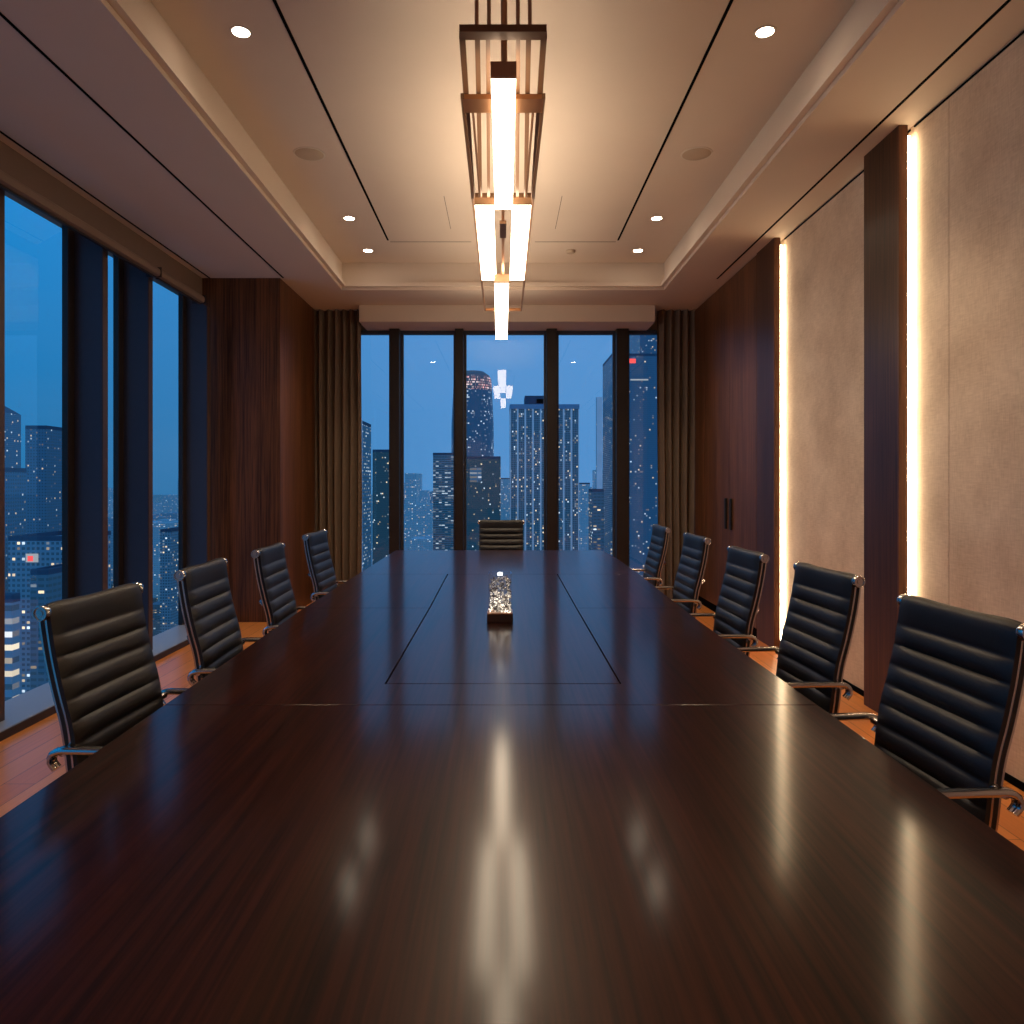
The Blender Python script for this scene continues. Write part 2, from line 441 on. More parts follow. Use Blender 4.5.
cassette(5.68, 6.50, 'short taupe roller blind cassette ending at the walnut column')

# rear window
w = empty('window_2', (0, 8.8, 0)); w['kind'] = 'structure'; w['label'] = 'rear window wall overlooking the city'
mx = [(-1.34, -1.20), (-.575, -.452), (.497, .643), (1.315, 1.482)]
for x0, x1 in mx:
    m_ = obj('mullion', bx(x0+.012, x1-.012, -.16, .03, 0.04, 3.155, bev=.003), M['frame'], w)
    obj('frame_bead', boxes((x0-.012, x0+.012, -.03, .03, .04, 3.12), (x1-.012, x1+.018, -.03, .03, .04, 3.12)), M['fin'], m_)
xe = [-1.86]+[v for p in mx for v in p]+[1.97]
for i in range(0, len(xe), 2):
    obj('pane', sheet((xe[i], 0, .04), (xe[i+1], 0, .04), (xe[i+1], 0, 3.13), (xe[i], 0, 3.13)), M['glass'], w)
obj('sill', bx(-1.86, 1.97, -.2, .04, 0, .04), M['frame'], w)
obj('head_frame', boxes((-1.86, 1.97, -.04, .04, 3.115, 3.16)), M['fin'], w)

# curtains
def curtain(x0, x1, label):
    bm = bmesh.new()
    n = 140; pitch = .088
    rows = [0.015, .5, 1.2, 2.0, 2.8, 3.335]
    rr = random.Random(int(x0*100))
    ph = [rr.uniform(-.5, .5) for _ in range(40)]
    grid = []
    for zi, z in enumerate(rows):
        row = []
        for i in range(n+1):
            x = x0+(x1-x0)*i/n
            u = (x-x0)/pitch; kf = int(u)
            amp = .04*(.75+.5*abs(ph[kf % 40]))
            y = 8.49 + amp*math.sin(2*PI*u + .8*ph[kf % 40]*math.sin(2*PI*(u-kf)))+.006*math.sin(z*2+ph[kf % 40]*5)*(1-z/3.4)
            row.append(bm.verts.new((x+.006*math.sin(z*1.7+kf), y, z)))
        grid.append(row)
    for a, b in zip(grid, grid[1:]):
        for i in range(n): bm.faces.new((a[i], a[i+1], b[i+1], b[i]))
    o = obj('curtain', bm, M['curtain'], None, True, 180)
    tag(o, label, 'curtain')
curtain(-2.158, -1.625, 'pleated taupe floor-length curtain hanging against the walnut column')
curtain(1.772, 2.19, 'pleated taupe floor-length curtain hanging against the tall cabinet')

# ------------------------------------------------------------------ table
tb = empty('conference_table', (0, 3.4, 0))
tag(tb, 'long polished dark wood conference table with inlaid centre panel', 'table')
def top(pts, gap=.0008):
    cx = sum(p[0] for p in pts)/len(pts)
    bm = bmesh.new(); prism(bm, [(x, y-3.4) for x, y in pts], .722, .75, bev=.0012)
    obj('top_panel', bm, M['table'], tb)
g = .0012; G = .003
XL = lambda y: -.885-.03*(y-.35)/1.65 if y < 2 else (-.915-.04*(y-2)/1.55 if y < 3.55 else -.955)
XR = lambda y: .85 if y < 3.2 else (.85+.045*(y-3.2)/1.65 if y < 4.85 else .895)
y0, y1, y2, y3, y4 = .35, 2.0, 2.21, 3.55, 4.87
top([(XL(y0), y0), (XR(y0), y0), (XR(y1), y1-g), (XL(y1), y1-g)])
ix = .352
top([(XL(y1), y1+g), (XR(y1), y1+g), (XR(3.2), 3.2), (XR(y3), y3-g), (ix+G, y3-g), (ix+G, y2-G), (-ix-G, y2-G), (-ix-G, y3-g), (XL(y3), y3-g)])
top([(XL(y3), y3+g), (-ix-G, y3+g), (-ix-G-.012, y4-g), (XL(y4), y4-g)])
top([(ix+G, y3+g), (XR(y3), y3+g), (XR(y4), y4-g), (ix+G+.006, y4-g)])
top([(-ix+G, y2+G), (ix-G, y2+G), (ix-G, y3), (ix-G+.006, y4-G), (-ix+G-.012, y4-G), (-ix+G, y3)])
top([(XL(y4), y4+g), (XR(y4), y4+g), (.905, 5.8), (.893, 6.4), (.868, 6.60), (-.955, 6.60)])
obj('underlay', bx(-.55, .52, -2.95, 3.1, .690, .7215), M['table_dark'], tb)
for y in (-1.9, .2, 2.3):
    p = obj('pedestal', bx(-.36, .33, y-.35, y+.35, .02, .70, bev=.006), M['table'], tb)
    obj('plinth', bx(-.33, .30, y-.32, y+.32, 0, .02), M['slot'], p)

# ------------------------------------------------------------------ chairs
PROF = [(-.320, 1.016), (-.327, 1.028), (-.321, 1.040), (-.308, 1.043), (-.298, 1.028), (-.292, .985), (-.281, .92), (-.263, .84), (-.243, .765), (-.232, .70), (-.222, .62), (-.206, .555), (-.168, .497), (-.10, .470), (0, .461), (.10, .463), (.185, .470), (.235, .462), (.252, .435)]
NP = 240
PATH, PLEN = spline([Vector(p) for p in PROF], NP)
SPLIT = next(i for i, p in enumerate(PATH) if i > 60 and p.y < .50)
CURL = next(i for i, p in enumerate(PATH) if i > 12 and p.y < 1.03)
def pad_mesh(i0, i1, top_roll):
    bm = bmesh.new()
    W = .208; nx = 16
    ds = PLEN/NP
    front, back = [], []
    for i in range(i0, i1+1):
        p = PATH[i]
        d = (PATH[min(i+1, NP)]-PATH[max(i-1, 0)]).normalized()
        nr = Vector((-d.y, d.x))            # towards the sitter
        s = i*ds
        lead = .117
        t = (s/lead) if s < lead else ((s-lead)/.0545) % 1
        lift = .013*max(0, math.sin(PI*t))**.55
        if s < lead: lift = .011*max(0, math.sin(PI*max(.5, t)))**.4
        fr, bk = [], []
        for j in range(nx+1):
            u = -1+2*j/nx
            edge = (1-abs(u)**8)
            sag = -.008*(1-u*u)
            fr.append(bm.verts.new((u*W, p.x+nr.x*(lift*edge+sag+.002), p.y+nr.y*(lift*edge+sag+.002))))
            bk.append(bm.verts.new((u*W, p.x+nr.x*(sag-.008), p.y+nr.y*(sag-.008))))
        front.append(fr); back.append(bk)
    n = len(front)
    for k in range(n-1):
        for j in range(nx):
            bm.faces.new((front[k][j], front[k][j+1], front[k+1][j+1], front[k+1][j]))
            bm.faces.new((back[k][j+1], back[k][j], back[k+1][j], back[k+1][j+1]))
        bm.faces.new((front[k][0], front[k+1][0], back[k+1][0], back[k][0]))
        bm.faces.new((front[k+1][nx], front[k][nx], back[k][nx], back[k+1][nx]))
    for j in range(nx):
        bm.faces.new((front[0][j+1], front[0][j], back[0][j], back[0][j+1]))
        bm.faces.new((front[-1][j], front[-1][j+1], back[-1][j+1], back[-1][j]))
    return bm
def make_chair():
    root = empty('conference_chair')
    obj('backrest', pad_mesh(0, SPLIT, True), M['leather'], root, True, 60)
    obj('seat', pad_mesh(SPLIT, NP-1, False), M['leather'], root, True, 60)
    arm, _ = spline([Vector(p) for p in [(-.250, .664), (-.262, .680), (-.258, .699), (-.238, .708), (-.20, .709), (-.08, .708), (.02, .704), (.065, .688), (.082, .65), (.075, .58), (.05, .50), (.03, .462)]], 60)
    RAILP = []
    for i in list(range(CURL-3, NP, 3)):
        d = (PATH[min(i+1, NP)]-PATH[max(i-1, 0)]).normalized()
        RAILP.append(PATH[i]-Vector((-d.y, d.x))*.019)
    for s in (-1, 1):
        bm = bmesh.new(); sweep_yz(bm, RAILP, s*.2025, .012, .021, False)
        rail = obj('side_rail', bm, M['chrome'], root, True, 50)
        bm = bmesh.new()
        prf = [(.004, -.007), (.018, -.007), (.0195, -.004), (.0195, .010), (.018, .013), (.015, .013), (.014, .009), (.008, .009), (.007, .012), (.003, .012)]
        if s < 0: prf = [(r, -h) for r, h in prf]
        lathe(bm, prf, (s*.2095, -.313, 1.030), 'x', 24)
        obj('scroll_cap', bm, M['chrome'], rail, True, 40)
        bm = bmesh.new(); sweep_yz(bm, RAILP[1:-2], s*.2085, .003, .009, False)
        obj('rail_inlay', bm, M['black_plastic'], rail, True, 50)
        bm = bmesh.new(); sweep_yz(bm, arm, s*.250, .028, .016)
        a = obj('armrest', bm, M['chrome'], root, True, 50)
        bm = bmesh.new(); cyl(bm, (s*.206, -.243, .700), (s*.242, -.243, .700), .011)
        obj('rear_bracket', bm, M['chrome'], a, True)
        bm = bmesh.new(); cyl(bm, (s*.206, .03, .456), (s*.242, .03, .468), .011)
        obj('front_bracket', bm, M['chrome'], a, True)
    for y, z in ((-.302, .80), (-.10, .432), (.12, .424)):
        bm = bmesh.new()
        pts = [Vector((-.200, y + (.026 if z > .7 else 0), z)), Vector((-.12, y-(.012 if z > .7 else 0), z)), Vector((.12, y-(.012 if z > .7 else 0), z)), Vector((.200, y+(.026 if z > .7 else 0), z))]
        for p, q in zip(pts, pts[1:]): cyl(bm, p, q, .011, n=12)
        obj('stretcher', bm, M['chrome'], root, True)
    bm = bmesh.new(); box(bm, -.07, .07, -.11, .13, .385, .440, bev=.012)
    obj('tilt_housing', bm, M['black_plastic'], root)
    bm = bmesh.new(); cyl(bm, (0, 0, .24), (0, 0, .39), .014); cyl(bm, (0, 0, .10), (0, 0, .25), .025)
    obj('gas_column', bm, M['black_plastic'], root, True)
    bm = bmesh.new(); lathe(bm, [(.02, .07), (.045, .075), (.045, .105), (.032, .135), (.026, .14)], (0, 0, 0), 'z', 24)
    obj('base_hub', bm, M['chrome'], root, True)
    for i in range(5):
        t = 2*PI*i/5+PI/2+PI/5
        c, s_ = math.cos(t), math.sin(t)
        bm = bmesh.new()
        secs = [(.03, .125, .022, .030), (.12, .112, .018, .026), (.22, .092, .014, .020), (.292, .078, .011, .014)]
        rings = []
        for r, z, hw, h in secs:
            rings.append([bm.verts.new((c*r-s_*o_, s_*r+c*o_, zz)) for o_, zz in ((-hw, z-h), (hw, z-h), (hw*.6, z), (-hw*.6, z))])
        for a, b in zip(rings, rings[1:]):
            for q in range(4): bm.faces.new((a[q], a[(q+1) % 4], b[(q+1) % 4], b[q]))
        bm.faces.new(rings[0][::-1]); bm.faces.new(rings[-1])
        obj('leg', bm, M['chrome'], root, True, 30)
        bm = bmesh.new(); x, y = c*.28, s_*.28
        cyl(bm, (x, y, .045), (x, y, .07), .009, n=10)
        box(bm, x-.017, x+.017, y-.020, y+.020, .038, .055, bev=.005)
        ca = obj('caster', bm, M['black_plastic'], root)
        bm = bmesh.new()
        for e in (-1, 1): cyl(bm, (x+e*.006, y, .024), (x+e*.019, y, .024), .024, n=20)
        obj('wheel', bm, M['black_plastic'], ca, True)
    return root
proto = make_chair()
# (distance along table of the backrest, side offset of the backrest top, turn, label); the window side faces +x
win = [(2.03, -1.127, 3, 'black ribbed leather chair nearest the camera on the side-window side of the table'),
       (2.77, -1.130, -2, 'second black ribbed leather chair from the camera along the side windows'),
       (3.54, -1.125, -2, 'third black ribbed leather chair along the window side, before the walnut column'),
       (4.55, -1.160, 1, 'black ribbed leather chair on the window side farthest from the camera, by the curtain')]
fab = [(1.79, 1.108, 4, 'black ribbed leather chair nearest the camera on the fabric-wall side of the table'),
       (2.61, 1.146, 3, 'second black ribbed leather chair from the camera along the fabric wall'),
       (3.345, 1.108, 1, 'middle one of five black ribbed chairs on the fabric-wall side, before the farther pilaster'),
       (4.28, 1.125, 1, 'fourth black ribbed chair from the camera on the fabric-wall side, before the cabinet'),
       (5.2, 1.117, 0, 'black ribbed chair farthest from the camera on the fabric-wall side, by the curtain')]
first = True
for side, rows in ((-1, win), (1, fab)):
    for y, xt, turn, lab in rows:
        o = proto if first else copy_tree(proto); first = False
        a = (-PI/2 if side < 0 else PI/2) + math.radians(turn)*(1 if side > 0 else 1)*(-1 if side > 0 else 1)*-1
        o.rotation_euler = (0, 0, a)
        fx, fy = -math.sin(a), math.cos(a)
        o.location = (xt+.318*fx, y+.318*fy, 0)
        tag(o, lab, 'chair', 'chairs around the conference table')
o = copy_tree(proto)
o.rotation_euler = (0, 0, PI); o.location = (-.017, 6.80, 0)
tag(o, 'black ribbed leather chair at the far head of the table before the rear window', 'chair', 'chairs around the conference table')
o.location.z = 0
for ch in o.children:           # its gas lift is let down
    if ch.name.split('.')[0] in ('backrest', 'seat', 'side_rail', 'armrest', 'stretcher', 'tilt_housing'): ch.location.z = -.055

# ------------------------------------------------------------------ table ornament
M['orn_base'] = plain('dark bronze base', lin(92, 70, 58), .4, .4, noise=.1)
orn = empty('crystal_ornament', (-.013, 3.23, .75))
tag(orn, 'small clear glass box of glittering crystals on a dark base, standing on the table', 'ornament')
obj('base', bx(-.056, .056, -.056, .056, 0, .036, bev=.002), M['orn_base'], orn)
obj('base_rim', bx(-.054, .054, -.054, .054, .036, .040), M['copper'], orn)
gm = glassmat('ornament glass', .06)
bm = bmesh.new()
t_ = .004
for b in ((-.05, .05, -.05, -.05+t_), (-.05, .05, .05-t_, .05), (-.05, -.05+t_, -.05+t_, .05-t_), (.05-t_, .05, -.05+t_, .05-t_)):
    box(bm, *b, .040, .208)
obj('glass_box', bm, gm, orn)
def crystalmat():
    m, nt, out = nodes('lit crystal')
    geo = N(nt, 'ShaderNodeNewGeometry'); p = N(nt, 'ShaderNodeBsdfPrincipled')
    p.inputs['Base Color'].default_value = (.34, .32, .32, 1); p.inputs['Roughness'].default_value = .08; p.inputs['Metallic'].default_value = .75
    tc = N(nt, 'ShaderNodeTexCoord'); sp = N(nt, 'ShaderNodeSeparateXYZ'); nt.links.new(tc.outputs['Object'], sp.inputs[0])
    up = math_(nt, 'SUBTRACT', 1.15, math_(nt, 'MULTIPLY', sp.outputs[2], 5.6), clamp=True)
    e = math_(nt, 'MULTIPLY', math_(nt, 'MULTIPLY', math_(nt, 'POWER', geo.outputs['Random Per Island'], 4.0), 3.2), up)  # sparkle and inner glow painted as emission, fading towards the top
    p.inputs['Emission Color'].default_value = (1, .86, .68, 1); nt.links.new(e, p.inputs['Emission Strength'])
    nt.links.new(p.outputs[0], out.inputs[0]); return m
bm = bmesh.new()
rr = random.Random(3)
for i in range(620):
    z = .044+.150*rr.random()**1.6
    x, y = rr.uniform(-.0455, .0455), rr.uniform(-.0455, .0455)
    r = rr.uniform(.0025, .0055)
    mt = Matrix.Translation((x, y, z)) @ Matrix.Rotation(rr.uniform(0, 6), 4, Vector((rr.random(), rr.random(), rr.random()+.1)).normalized()) @ Matrix.Diagonal((r, r*rr.uniform(.7, 1.2), r*rr.uniform(.8, 1.5), 1))
    bmesh.ops.create_icosphere(bm, subdivisions=1, radius=1, matrix=mt)
cr = obj('crystals', bm, crystalmat(), orn); cr['kind'] = 'stuff'
bm = bmesh.new(); lathe(bm, [(.006, .196), (.011, .197), (.011, .207), (.006, .209)], (0, -.0, 0), 'z', 16)
obj('light_tip', bm, emit('ornament tip', (1, .95, .9, 1), 4), orn, True)

# ------------------------------------------------------------------ chandelier
ch = empty('chandelier', (0, 4.2, 2.95))
tag(ch, 'long bronze frame chandelier with glowing square light tubes over the table', 'chandelier')
def strip(bm, a, b, w, h):
    """bar between two plan points a and b (x, y, z), w wide, h tall."""
    a, b = Vector(a), Vector(b); d = (b-a).normalized(); s = Vector((d.y, -d.x, 0)).normalized()*(w/2); u = Vector((0, 0, h/2))
    A = [bm.verts.new(a+s*i+u*j) for i, j in ((-1,-1),(1,-1),(1,1),(-1,1))]
    B = [bm.verts.new(b+s*i+u*j) for i, j in ((-1,-1),(1,-1),(1,1),(-1,1))]
    for i in range(4): bm.faces.new((A[i], A[(i+1) % 4], B[(i+1) % 4], B[i]))
    bm.faces.new(A[::-1]); bm.faces.new(B)
O = Vector((0, 4.2, 2.95))
def P(x, y, z): return Vector((x, y, z))-O
def part(name, fn, mat, parent=ch, smooth=False):
    bm = bmesh.new(); fn(bm); return obj(name, bm, mat, parent, smooth)
# upper frame: z = camera + 1.60
zf = 2.95
n0, n1, f0, f1 = 2.62, 2.67, 4.15, 4.20
part('near_crossbar', lambda b: strip(b, P(-.155, 2.645, zf+.012), P(.155, 2.645, zf+.012), .05, .026), M['bronze'])
part('far_crossbar', lambda b: strip(b, P(-.176, 4.175, zf+.012), P(.176, 4.175, zf+.012), .045, .034), M['bronze'])
for s in (-1, 1):
    part('side_bar', lambda b: strip(b, P(s*.147, 2.66, zf+.012), P(s*.168, 4.16, zf+.012), .022, .026), M['bronze'])
    part('inner_bar', lambda b: strip(b, P(s*.092, 2.66, zf+.012), P(s*.127, 4.16, zf+.012), .019, .02), M['bronze'])
    part('inner_bar', lambda b: strip(b, P(s*.054, 2.66, zf+.012), P(s*.081, 4.16, zf+.012), .016, .02), M['bronze'])
for x in (-.094, -.050, .053, .096):
    part('suspension_rod', lambda b: cyl(b, P(x, 2.63+.012, zf+.02), P(x, 2.642, CU), .0075, n=10), M['bronze_lifted'], smooth=True)
part('suspension_rod', lambda b: cyl(b, P(.004, 2.75, 2.90), P(.004, 2.75, CU), .012, n=12), M['bronze_lifted'], smooth=True)
part('ceiling_canopy', lambda b: box(b, -.17, .17, 2.56-4.2, 2.80-4.2, CU-.022-2.95, CU-2.95), M['bronze'])
def tube(xa0, xa1, ya, xb0, xb1, yb, z0, h, cap=.02, capmat='bronze'):
    bm = bmesh.new()
    A = [bm.verts.new(P(x, ya, z)) for x, z in ((xa0, z0), (xa1, z0), (xa1, z0+h), (xa0, z0+h))]
    B = [bm.verts.new(P(x, yb, z)) for x, z in ((xb0, z0), (xb1, z0), (xb1, z0+h), (xb0, z0+h))]
    for i in range(4): bm.faces.new((A[i], A[(i+1) % 4], B[(i+1) % 4], B[i]))
    bm.faces.new(A[::-1]); bm.faces.new(B)
    t = obj('light_tube', bm, M['tube'], ch)
    bm = bmesh.new(); box(bm, xa0-.002, xa1+.002, ya-cap-4.2, ya-4.2, z0-.001-2.95, z0+h+.002-2.95)
    obj('end_cap', bm, M['bronze_lifted'], t)
tube(-.044, .048, 2.745, -.044, .052, 4.06, 2.852, .05)
# lower frame: z = camera + 1.575
zl = 2.925
hw = .1665
part('near_crossbar', lambda b: strip(b, P(-hw, 3.09, zl+.010), P(hw, 3.09, zl+.010), .115, .020), M['copper'])
part('far_crossbar', lambda b: strip(b, P(-hw, 6.77, zl+.011), P(hw, 6.77, zl+.011), .03, .022), M['copper'])
part('middle_crossbar', lambda b: strip(b, P(-hw, 5.675, zl+.011), P(hw, 5.675, zl+.011), .07, .022), M['bronze'])
for s in (-1, 1):
    part('side_bar', lambda b: strip(b, P(s*hw, 3.03, zl+.011), P(s*hw, 6.78, zl+.011), .015, .022), M['bronze'])
    part('inner_bar', lambda b: strip(b, P(s*.128, 3.14, zl+.011), P(s*.128, 4.10, zl+.011), .010, .016), M['bronze'])
part('centre_bar', lambda b: strip(b, P(.0, 4.22, zl+.008), P(.0, 5.64, zl+.008), .018, .016), M['copper'])
part('centre_block', lambda b: strip(b, P(.0, 4.43, zl-.012), P(.0, 4.69, zl-.012), .04, .02), M['bronze'])
tube(-.156, -.052, 4.10, -.160, -.052, 5.625, 2.892, .031)
tube(.052, .156, 4.10, .052, .160, 5.625, 2.892, .031)
tube(-.063, .043, 5.462, -.074, .043, 7.60, 2.827, .054, .03)
part('tube_hanger', lambda b: box(b, -.03, .012, 5.65-4.2, 5.70-4.2, 2.881-2.95, zl-2.95), M['bronze'])
part('tube_hanger', lambda b: box(b, -.03, .012, 6.76-4.2, 6.785-4.2, 2.881-2.95, zl-2.95), M['bronze'])
part('tube_hanger', lambda b: box(b, -.02, .02, 3.98-4.2, 4.02-4.2, 2.902-2.95, zf-2.95), M['bronze'])
for s in (-1, 1):
    part('frame_link', lambda b: box(b, s*.160-.008, s*.160+.008, 4.165-4.2, 4.185-4.2, zl+.02-2.95, zf+.0-2.95), M['bronze'])

# ------------------------------------------------------------------ ceiling fittings
def downlight(x, y, label, power):
    o = empty('downlight', (x, y, CU)); tag(o, label, 'ceiling light', 'recessed ceiling downlights')
    bm = bmesh.new()
    n = 32
    def ring(r, z): return [bm.verts.new((r*math.cos(2*PI*i/n), r*math.sin(2*PI*i/n), z)) for i in range(n)]
    rs = [ring(.056, 0), ring(.055, -.004), ring(.044, -.004), ring(.040, .001)]
    for a, b in zip(rs, rs[1:]):
        for i in range(n): bm.faces.new((a[i], a[(i+1) % n], b[(i+1) % n], b[i]))
    obj('trim_ring', bm, M['white_trim'], o, True)
    bm = bmesh.new(); cyl(bm, (0, 0, -.0035), (0, 0, -.001), .041, n=32)
    obj('lens', bm, M['lens'], o)
    l = bpy.data.lights.new('downlight_or_fill_lamp', 'SPOT'); l.energy = power; l.color = (1, .74, .46)
    l.spot_size = math.radians(95); l.spot_blend = .7; l.shadow_soft_size = .04
    lo = bpy.data.objects.new('downlight_or_fill_lamp', l); COL.objects.link(lo); lo.location = (x, y, CU-.02)
names = {(-1, 0): 'recessed downlight nearest the camera on the side-window side of the coffer', (-1, 1): 'middle recessed downlight of the three on the side-window side',
         (-1, 2): 'farthest recessed downlight on the side-window side of the coffer', (1, 0): 'recessed downlight nearest the camera on the fabric-wall side of the coffer',
         (1, 1): 'middle recessed downlight of the three on the fabric-wall side', (1, 2): 'farthest recessed downlight on the fabric-wall side of the coffer'}
for s in (-1, 1):
    for i, y in enumerate((3.72, 6.34, 7.22)):
        downlight(s*1.318, y, names[(s, i)], 66)
for s, lab in ((-1, 'round flush ceiling speaker between downlights on the side-window side'), (1, 'round flush ceiling speaker between downlights on the fabric-wall side')):
    o = empty('ceiling_speaker', (s*1.335, 5.1, CU)); tag(o, lab, 'speaker', 'ceiling speakers')
    bm = bmesh.new(); lathe(bm, [(.098, -.004), (.106, -.004), (.108, 0)], (0, 0, 0), 'z', 40); obj('rim', bm, M['white_trim'], o, True)
    bm = bmesh.new(); lathe(bm, [(.03, -.007), (.094, -.006), (.097, -.004)], (0, 0, 0), 'z', 40); obj('grille', bm, M['speaker'], o, True)
bm = bmesh.new(); lathe(bm, [(.02, -.03), (.035, -.028), (.045, -.012), (.045, 0)], (.66, 7.22, CU), 'z', 24)
tag(obj('smoke_detector', bm, M['speaker'], None, True), 'small round smoke detector on the ceiling before the far coffer edge', 'smoke detector')

# unseen fill spots added above and behind the camera to brighten fixture fronts
for s, y in ((-1, .9), (1, .9), (-.7, -1.9), (.7, -1.9)):
    l = bpy.data.lights.new('downlight_or_fill_lamp', 'SPOT'); l.energy = 80; l.color = (1, .74, .46); l.spot_size = math.radians(95); l.spot_blend = .7; l.shadow_soft_size = .04
    lo = bpy.data.objects.new('downlight_or_fill_lamp', l); COL.objects.link(lo); lo.location = (s*1.318, y, (CU if y > 0 else CL)-.02)

# ------------------------------------------------------------------ city
K = 2.6
GZ = -190.0
def groundmat():
    m, nt, out = nodes('city ground at dusk')
    tc = N(nt, 'ShaderNodeTexCoord'); b = N(nt, 'ShaderNodeBsdfPrincipled'); b.inputs['Roughness'].default_value = .8
    nz = N(nt, 'ShaderNodeTexNoise'); nz.inputs['Scale'].default_value = .03; nt.links.new(tc.outputs['Object'], nz.inputs['Vector'])
    nt.links.new(mixc(nt, nz.outputs['Fac'], lin(30, 42, 56), lin(70, 84, 100)), b.inputs['Base Color'])
    vo = N(nt, 'ShaderNodeTexVoronoi'); vo.inputs['Scale'].default_value = .045; nt.links.new(tc.outputs['Object'], vo.inputs['Vector'])
    dot = math_(nt, 'LESS_THAN', vo.outputs['Distance'], .13)
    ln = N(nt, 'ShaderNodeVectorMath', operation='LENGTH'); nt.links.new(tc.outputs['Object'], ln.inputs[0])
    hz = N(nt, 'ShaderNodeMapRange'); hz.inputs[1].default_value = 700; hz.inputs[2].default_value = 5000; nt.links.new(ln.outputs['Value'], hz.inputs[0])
    haze = mixc(nt, hz.outputs[0], (.004, .016, .03, 1), (.016, .085, .17, 1))  # distance haze painted onto the ground as bluish emission
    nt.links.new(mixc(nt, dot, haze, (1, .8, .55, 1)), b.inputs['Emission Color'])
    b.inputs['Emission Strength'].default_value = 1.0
    nt.links.new(b.outputs[0], out.inputs[0]); m.cycles.emission_sampling = 'NONE'
    return m
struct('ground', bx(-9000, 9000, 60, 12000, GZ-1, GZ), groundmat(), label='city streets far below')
LT, LT2 = (1, .78, .48, 1), (.72, .88, 1, 1)
F = {
 'glass_blue': facade('blue glass tower', lin(52, 84, 116), lin(44, 84, 122), 1.9, 1.5, .045, LT, LT2, .9, .06, .14, 1, rough=.3),
 'glass_dark': facade('dark glass tower', lin(26, 40, 56), lin(20, 34, 50), 1.8, 1.3, .05, LT, LT2, 1.2, .08, .18, 2, rough=.3),
 'round': facade('round glass tower', lin(56, 92, 128), lin(40, 76, 112), 4.0, 3.2, .10, LT2, LT2, .9, .05, .2, 3, radial=48, rough=.3),
 'crown': facade('lit crown', lin(120, 90, 100), lin(90, 70, 90), 5.0, 3.0, .75, (1, .45, .40, 1), (1, .75, .7, 1), 1.6, .18, .2, 4, radial=48),
 'slab': facade('ribbed slab tower', lin(110, 126, 146), lin(36, 54, 76), 2.7, 2.2, .15, LT, LT2, 1.3, .2, .2, 5),
 'band': facade('banded office tower', lin(92, 116, 140), lin(24, 38, 54), 2.4, 3.2, .28, LT2, LT2, .8, .04, .3, 6),
 'resi': facade('residential tower', lin(62, 96, 130), lin(30, 54, 84), 2.0, 1.9, .10, LT, LT2, .7, .25, .25, 7),
 'low_a': facade('pale low block', lin(112, 134, 156), lin(40, 60, 84), 2.6, 2.4, .16, LT, LT2, 1.3, .2, .25, 8),
 'low_b': facade('grey low block', lin(70, 92, 116), lin(30, 48, 70), 2.6, 3.2, .15, LT, LT2, 1.3, .12, .28, 9),
 'low_c': facade('dark low block', lin(40, 56, 76), lin(24, 38, 56), 2.6, 2.0, .12, LT, LT2, 1.4, .2, .25, 10),
 'far_a': facade('hazy far block', lin(110, 150, 176), lin(72, 114, 146), 2.8, 3.2, .16, LT, LT2, 1.2, .2, .28, 11, haze_glow=(.02, .075, .13, 1)),  # far blocks: aerial haze painted into paler blue walls and stronger glow
 'far_b': facade('hazy far grey block', lin(80, 112, 148), lin(50, 84, 124), 3.6, 4.0, .2, LT, LT2, 1.2, .2, .28, 13, haze_glow=(.016, .062, .105, 1)),
 'office_lit': facade('lit office block', lin(120, 138, 156), lin(60, 70, 84), 3.6, 9.0, .62, (1, .86, .62, 1), (.9, .95, 1, 1), 1.0, .05, .28, 12),
}
M['roofplant'] = plain('rooftop plant', lin(70, 88, 108), .8, noise=.2, nscale=.5)
def glow_stone():
    m, nt, out = nodes('pale concrete rib with added glow')
    p = N(nt, 'ShaderNodeBsdfPrincipled'); p.inputs['Roughness'].default_value = .8
    tc = N(nt, 'ShaderNodeTexCoord'); nz = N(nt, 'ShaderNodeTexNoise'); nz.inputs['Scale'].default_value = .08; nt.links.new(tc.outputs['Object'], nz.inputs['Vector'])
    nt.links.new(mixc(nt, nz.outputs['Fac'], lin(120, 138, 160), lin(180, 196, 212)), p.inputs['Base Color'])
    p.inputs['Emission Color'].default_value = (.07, .13, .21, 1); p.inputs['Emission Strength'].default_value = 1  # bluish glow added to make the ribs paler than the sky lights them
    nt.links.new(p.outputs[0], out.inputs[0]); m.cycles.emission_sampling = 'NONE'
    return m
M['pier'] = glow_stone()
M['pier_plain'] = plain('pale concrete pier', lin(150, 172, 196), .8, noise=.05, nscale=.2)
M['redsign'] = emit('red rooftop sign', (1, .10, .10, 1), 1.2); M['redsign'].cycles.emission_sampling = 'NONE'
M['whitesign'] = emit('white lit strip', (.8, .9, 1, 1), .45); M['whitesign'].cycles.emission_sampling = 'NONE'
FX = 740.0
wx = lambda px, y: (px-503)/FX*y
wz = lambda py, y: 1.35+(483-py)/FX*y
